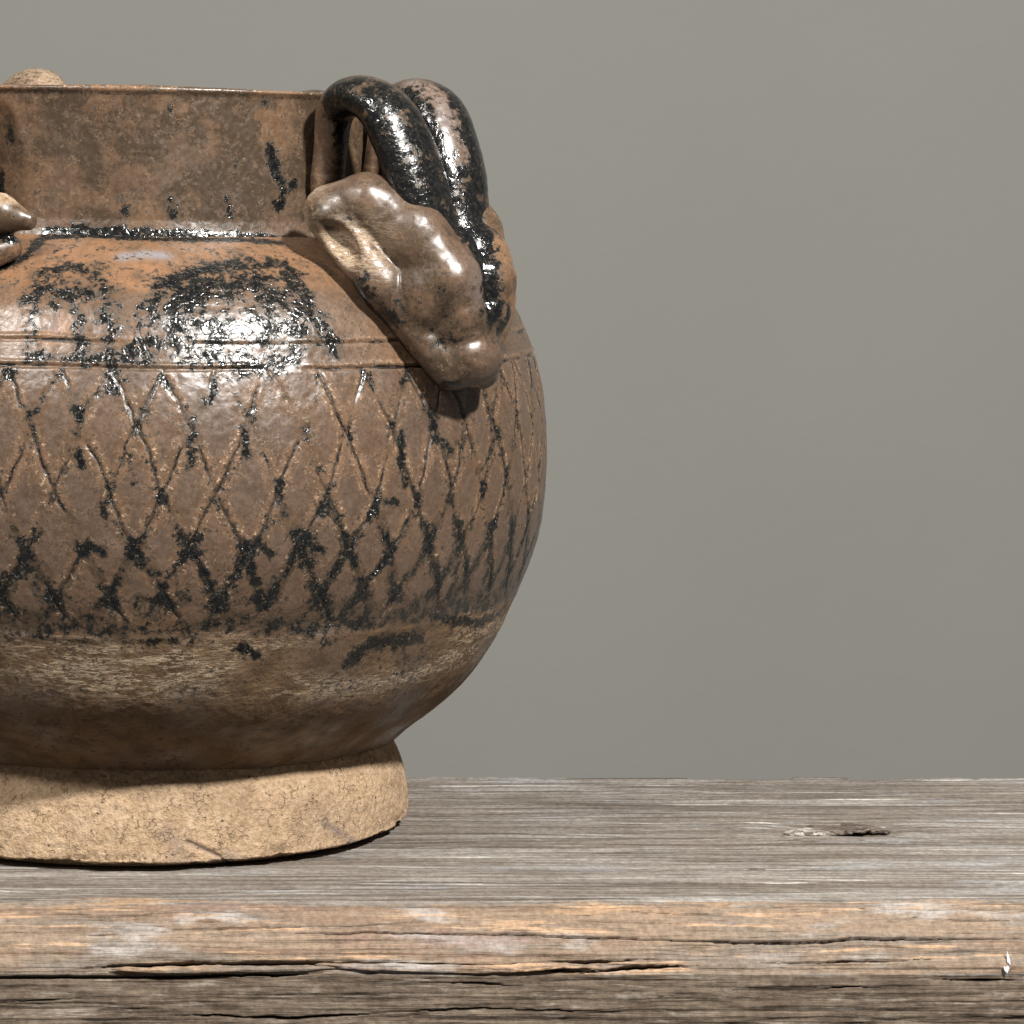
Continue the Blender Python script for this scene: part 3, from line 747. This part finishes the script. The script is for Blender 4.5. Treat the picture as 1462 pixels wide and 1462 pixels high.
for pts, wd, dp in [
    ([(192, 1308), (220, 1304), (400, 1298), (430, 1297)], 1.8, 8), ([(245, 1325), (350, 1323), (500, 1319), (607, 1309)], 2.0, 9),
    ([(415, 1330), (729, 1331), (932, 1338), (1132, 1341), (1381, 1336), (1461, 1337)], 2.0, 9),
    ([(115, 1379), (300, 1371), (460, 1370), (600, 1374), (729, 1381), (800, 1378)], 3.0, 14), ([(-60, 1393), (100, 1391), (310, 1389), (460, 1386)], 2.8, 13),
    ([(732, 1373), (780, 1371), (940, 1366)], 2.2, 10), ([(740, 1379), (830, 1382)], 3.2, 13), ([(824, 1385), (900, 1379), (1000, 1375)], 2.6, 12),
    ([(640, 1290), (732, 1292), (982, 1288), (1062, 1294)], 2.0, 8), ([(1226, 1296), (1461, 1295), (1600, 1296)], 2.0, 8),
    ([(1087, 1371), (1200, 1370), (1331, 1365)], 1.8, 8), ([(1330, 1392), (1462, 1398)], 3.0, 11), ([(1300, 1305), (1440, 1311)], 1.4, 5), ([(900, 1301), (1010, 1303)], 1.2, 4),
    ([(240, 1445), (420, 1452), (560, 1443)], 2.4, 8), ([(0, 1430), (120, 1422)], 2.4, 8), ([(600, 1400), (760, 1404)], 1.6, 6), ([(350, 1416), (430, 1418)], 1.8, 6),
    ([(560, 1442), (700, 1438), (860, 1440)], 1.6, 6), ([(1150, 1405), (1260, 1409)], 1.8, 7), ([(940, 1420), (1030, 1424)], 1.5, 6),
    ([(700, 1150), (900, 1151)], 0.9, 3), ([(580, 1131), (800, 1132), (1000, 1133)], 0.9, 3), ([(980, 1198), (1300, 1199), (1460, 1198)], 1.0, 3.5), ([(850, 1116), (1200, 1116), (1460, 1117)], 1.0, 3),
    ([(620, 1165), (820, 1166)], 0.8, 3), ([(1040, 1268), (1200, 1269)], 1.0, 3), ([(840, 1235), (1100, 1236)], 0.9, 3)]:
    cut(pts, wd, dp)
s_b = float(bsv[i_top])
disp -= np.exp(-((GS-s_b)/9.0)**2)*np.clip(fbm(GX/80, GX*0, GX*0, 3, 330)*22+fbm(GX/14, GX*0, GX*0, 3, 331)*9, 0, 10)
# knot pocket on the top
kx, ks = beam_at(1195, 1185); ks2 = beam_at(1195, 1176)[1]
ke = np.exp(-((GX-kx)/72)**4-((GS-ks)/34)**4)
disp += -11*ke + 5*np.exp(-((GX-kx)/110)**2-((GS-ks)/60)**2)
bend = -42*np.tanh((GS-ks)/22)*np.exp(-((GX-kx)/105)**2)*np.exp(-np.abs(GS-ks)/55)
wrn = fbm(GX/240, GS/26, GS*0, 4, 320)*1.5 + fbm(GX/60, GS/9, GS*0, 3, 321)*0.8
arr2 = sstep(s_edge-34, s_edge+26, GS+wrn*34)
worn = np.clip(arr2*1.0 - fce*1.1 + 0.30*sstep(s_edge-60, s_edge, GS)*sstep(300, -200, GX), 0, 1)
co = np.stack([GX, GYp+disp*bny[:, None]*1.0, GZp+np.where(GS < s_edge, np.minimum(disp, 6), disp)*bnz[:, None]], -1).reshape(-1, 3)
# keep the top under the jar's foot
beam = bpy.data.objects.new('wooden_beam', None); col.objects.link(beam)
beam['label'] = 'weathered grey wooden beam with a split orange worn front edge under the jar'
beam['category'] = 'beam'; beam['kind'] = 'thing'
co[:, 2] -= 3.0
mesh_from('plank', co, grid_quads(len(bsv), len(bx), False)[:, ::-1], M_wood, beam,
          {'worn': worn.ravel(), 'face': fce.ravel(), 'crack': crack.ravel(), 'ring': ke.ravel(), 'grain': gr1.ravel(), 'bend': bend.ravel()})
# the loose knot in its pocket, the splinters along the split, a white glint modelled as solid flecks
def lump(name, px, py, length, width, height, mat, seed, rise=0.0, taper=0.5):
    cx, cs = beam_at(px, py)
    y, z = float(np.interp(cs, bsv, prof[:, 0])), float(np.interp(cs, bsv, prof[:, 1]))
    ny, nz = float(np.interp(cs, bsv, bny)), float(np.interp(cs, bsv, bnz))
    n, m = 64, 20
    a = np.linspace(-1, 1, n)[:, None]; b = np.linspace(0, 2*np.pi, m, endpoint=False)[None]
    prf = np.sqrt(np.clip(1-np.abs(a)**2.2, 0.0004, 1))*(1-taper*0.5*(a+1)*0.5)
    rag = 1+fbm(a*7+b*0, np.cos(b)*1.2+a*0, np.sin(b)*1.2+seed+a*0, 4, seed)*1.1
    q1 = np.cos(b)*width/2*prf*rag; q2 = np.sin(b)*height/2*prf*rag+rise
    X = cx+a*length/2+q1*0; bend = fbm(a*2, a*0+seed, a*0, 2, seed)*width*0.8
    ty_, tz_ = -nz, ny                       # along the profile towards the front
    P = np.stack([X, y+(q1+bend)*ty_+q2*ny, z-3+(q1+bend)*tz_+q2*nz], -1).reshape(-1, 3)
    at = {'worn': 1, 'face': 0, 'crack': 0, 'ring': 0, 'grain': 0, 'bend': 0}
    return mesh_from(name, P, grid_quads(n, m, True), mat, beam, at)
lump('knot', 1212, 1183, 116, 56, 12, M_knot, 5, 1)
lump('knot', 1154, 1187, 70, 34, 11, M_pale_knot, 9, 1)
lump('splinter', 640, 1378, 330, 13, 12, M_wood, 12, 3, 0.9)
lump('splinter', 330, 1381, 300, 10, 10, M_wood, 15, 3, 0.9)
lump('splinter', 765, 1379, 170, 11, 10, M_wood, 18, 3, 0.9)
fl = lump('glint_fleck', 1439, 1367, 4, 15, 1.6, M_white, 21, 3, 0.3)
f2 = lump('glint_fleck', 1436, 1380, 7, 8, 2, M_white, 24, 4, 0.3)
fl['label'] = 'white glint on the worn edge, modelled as a fleck'
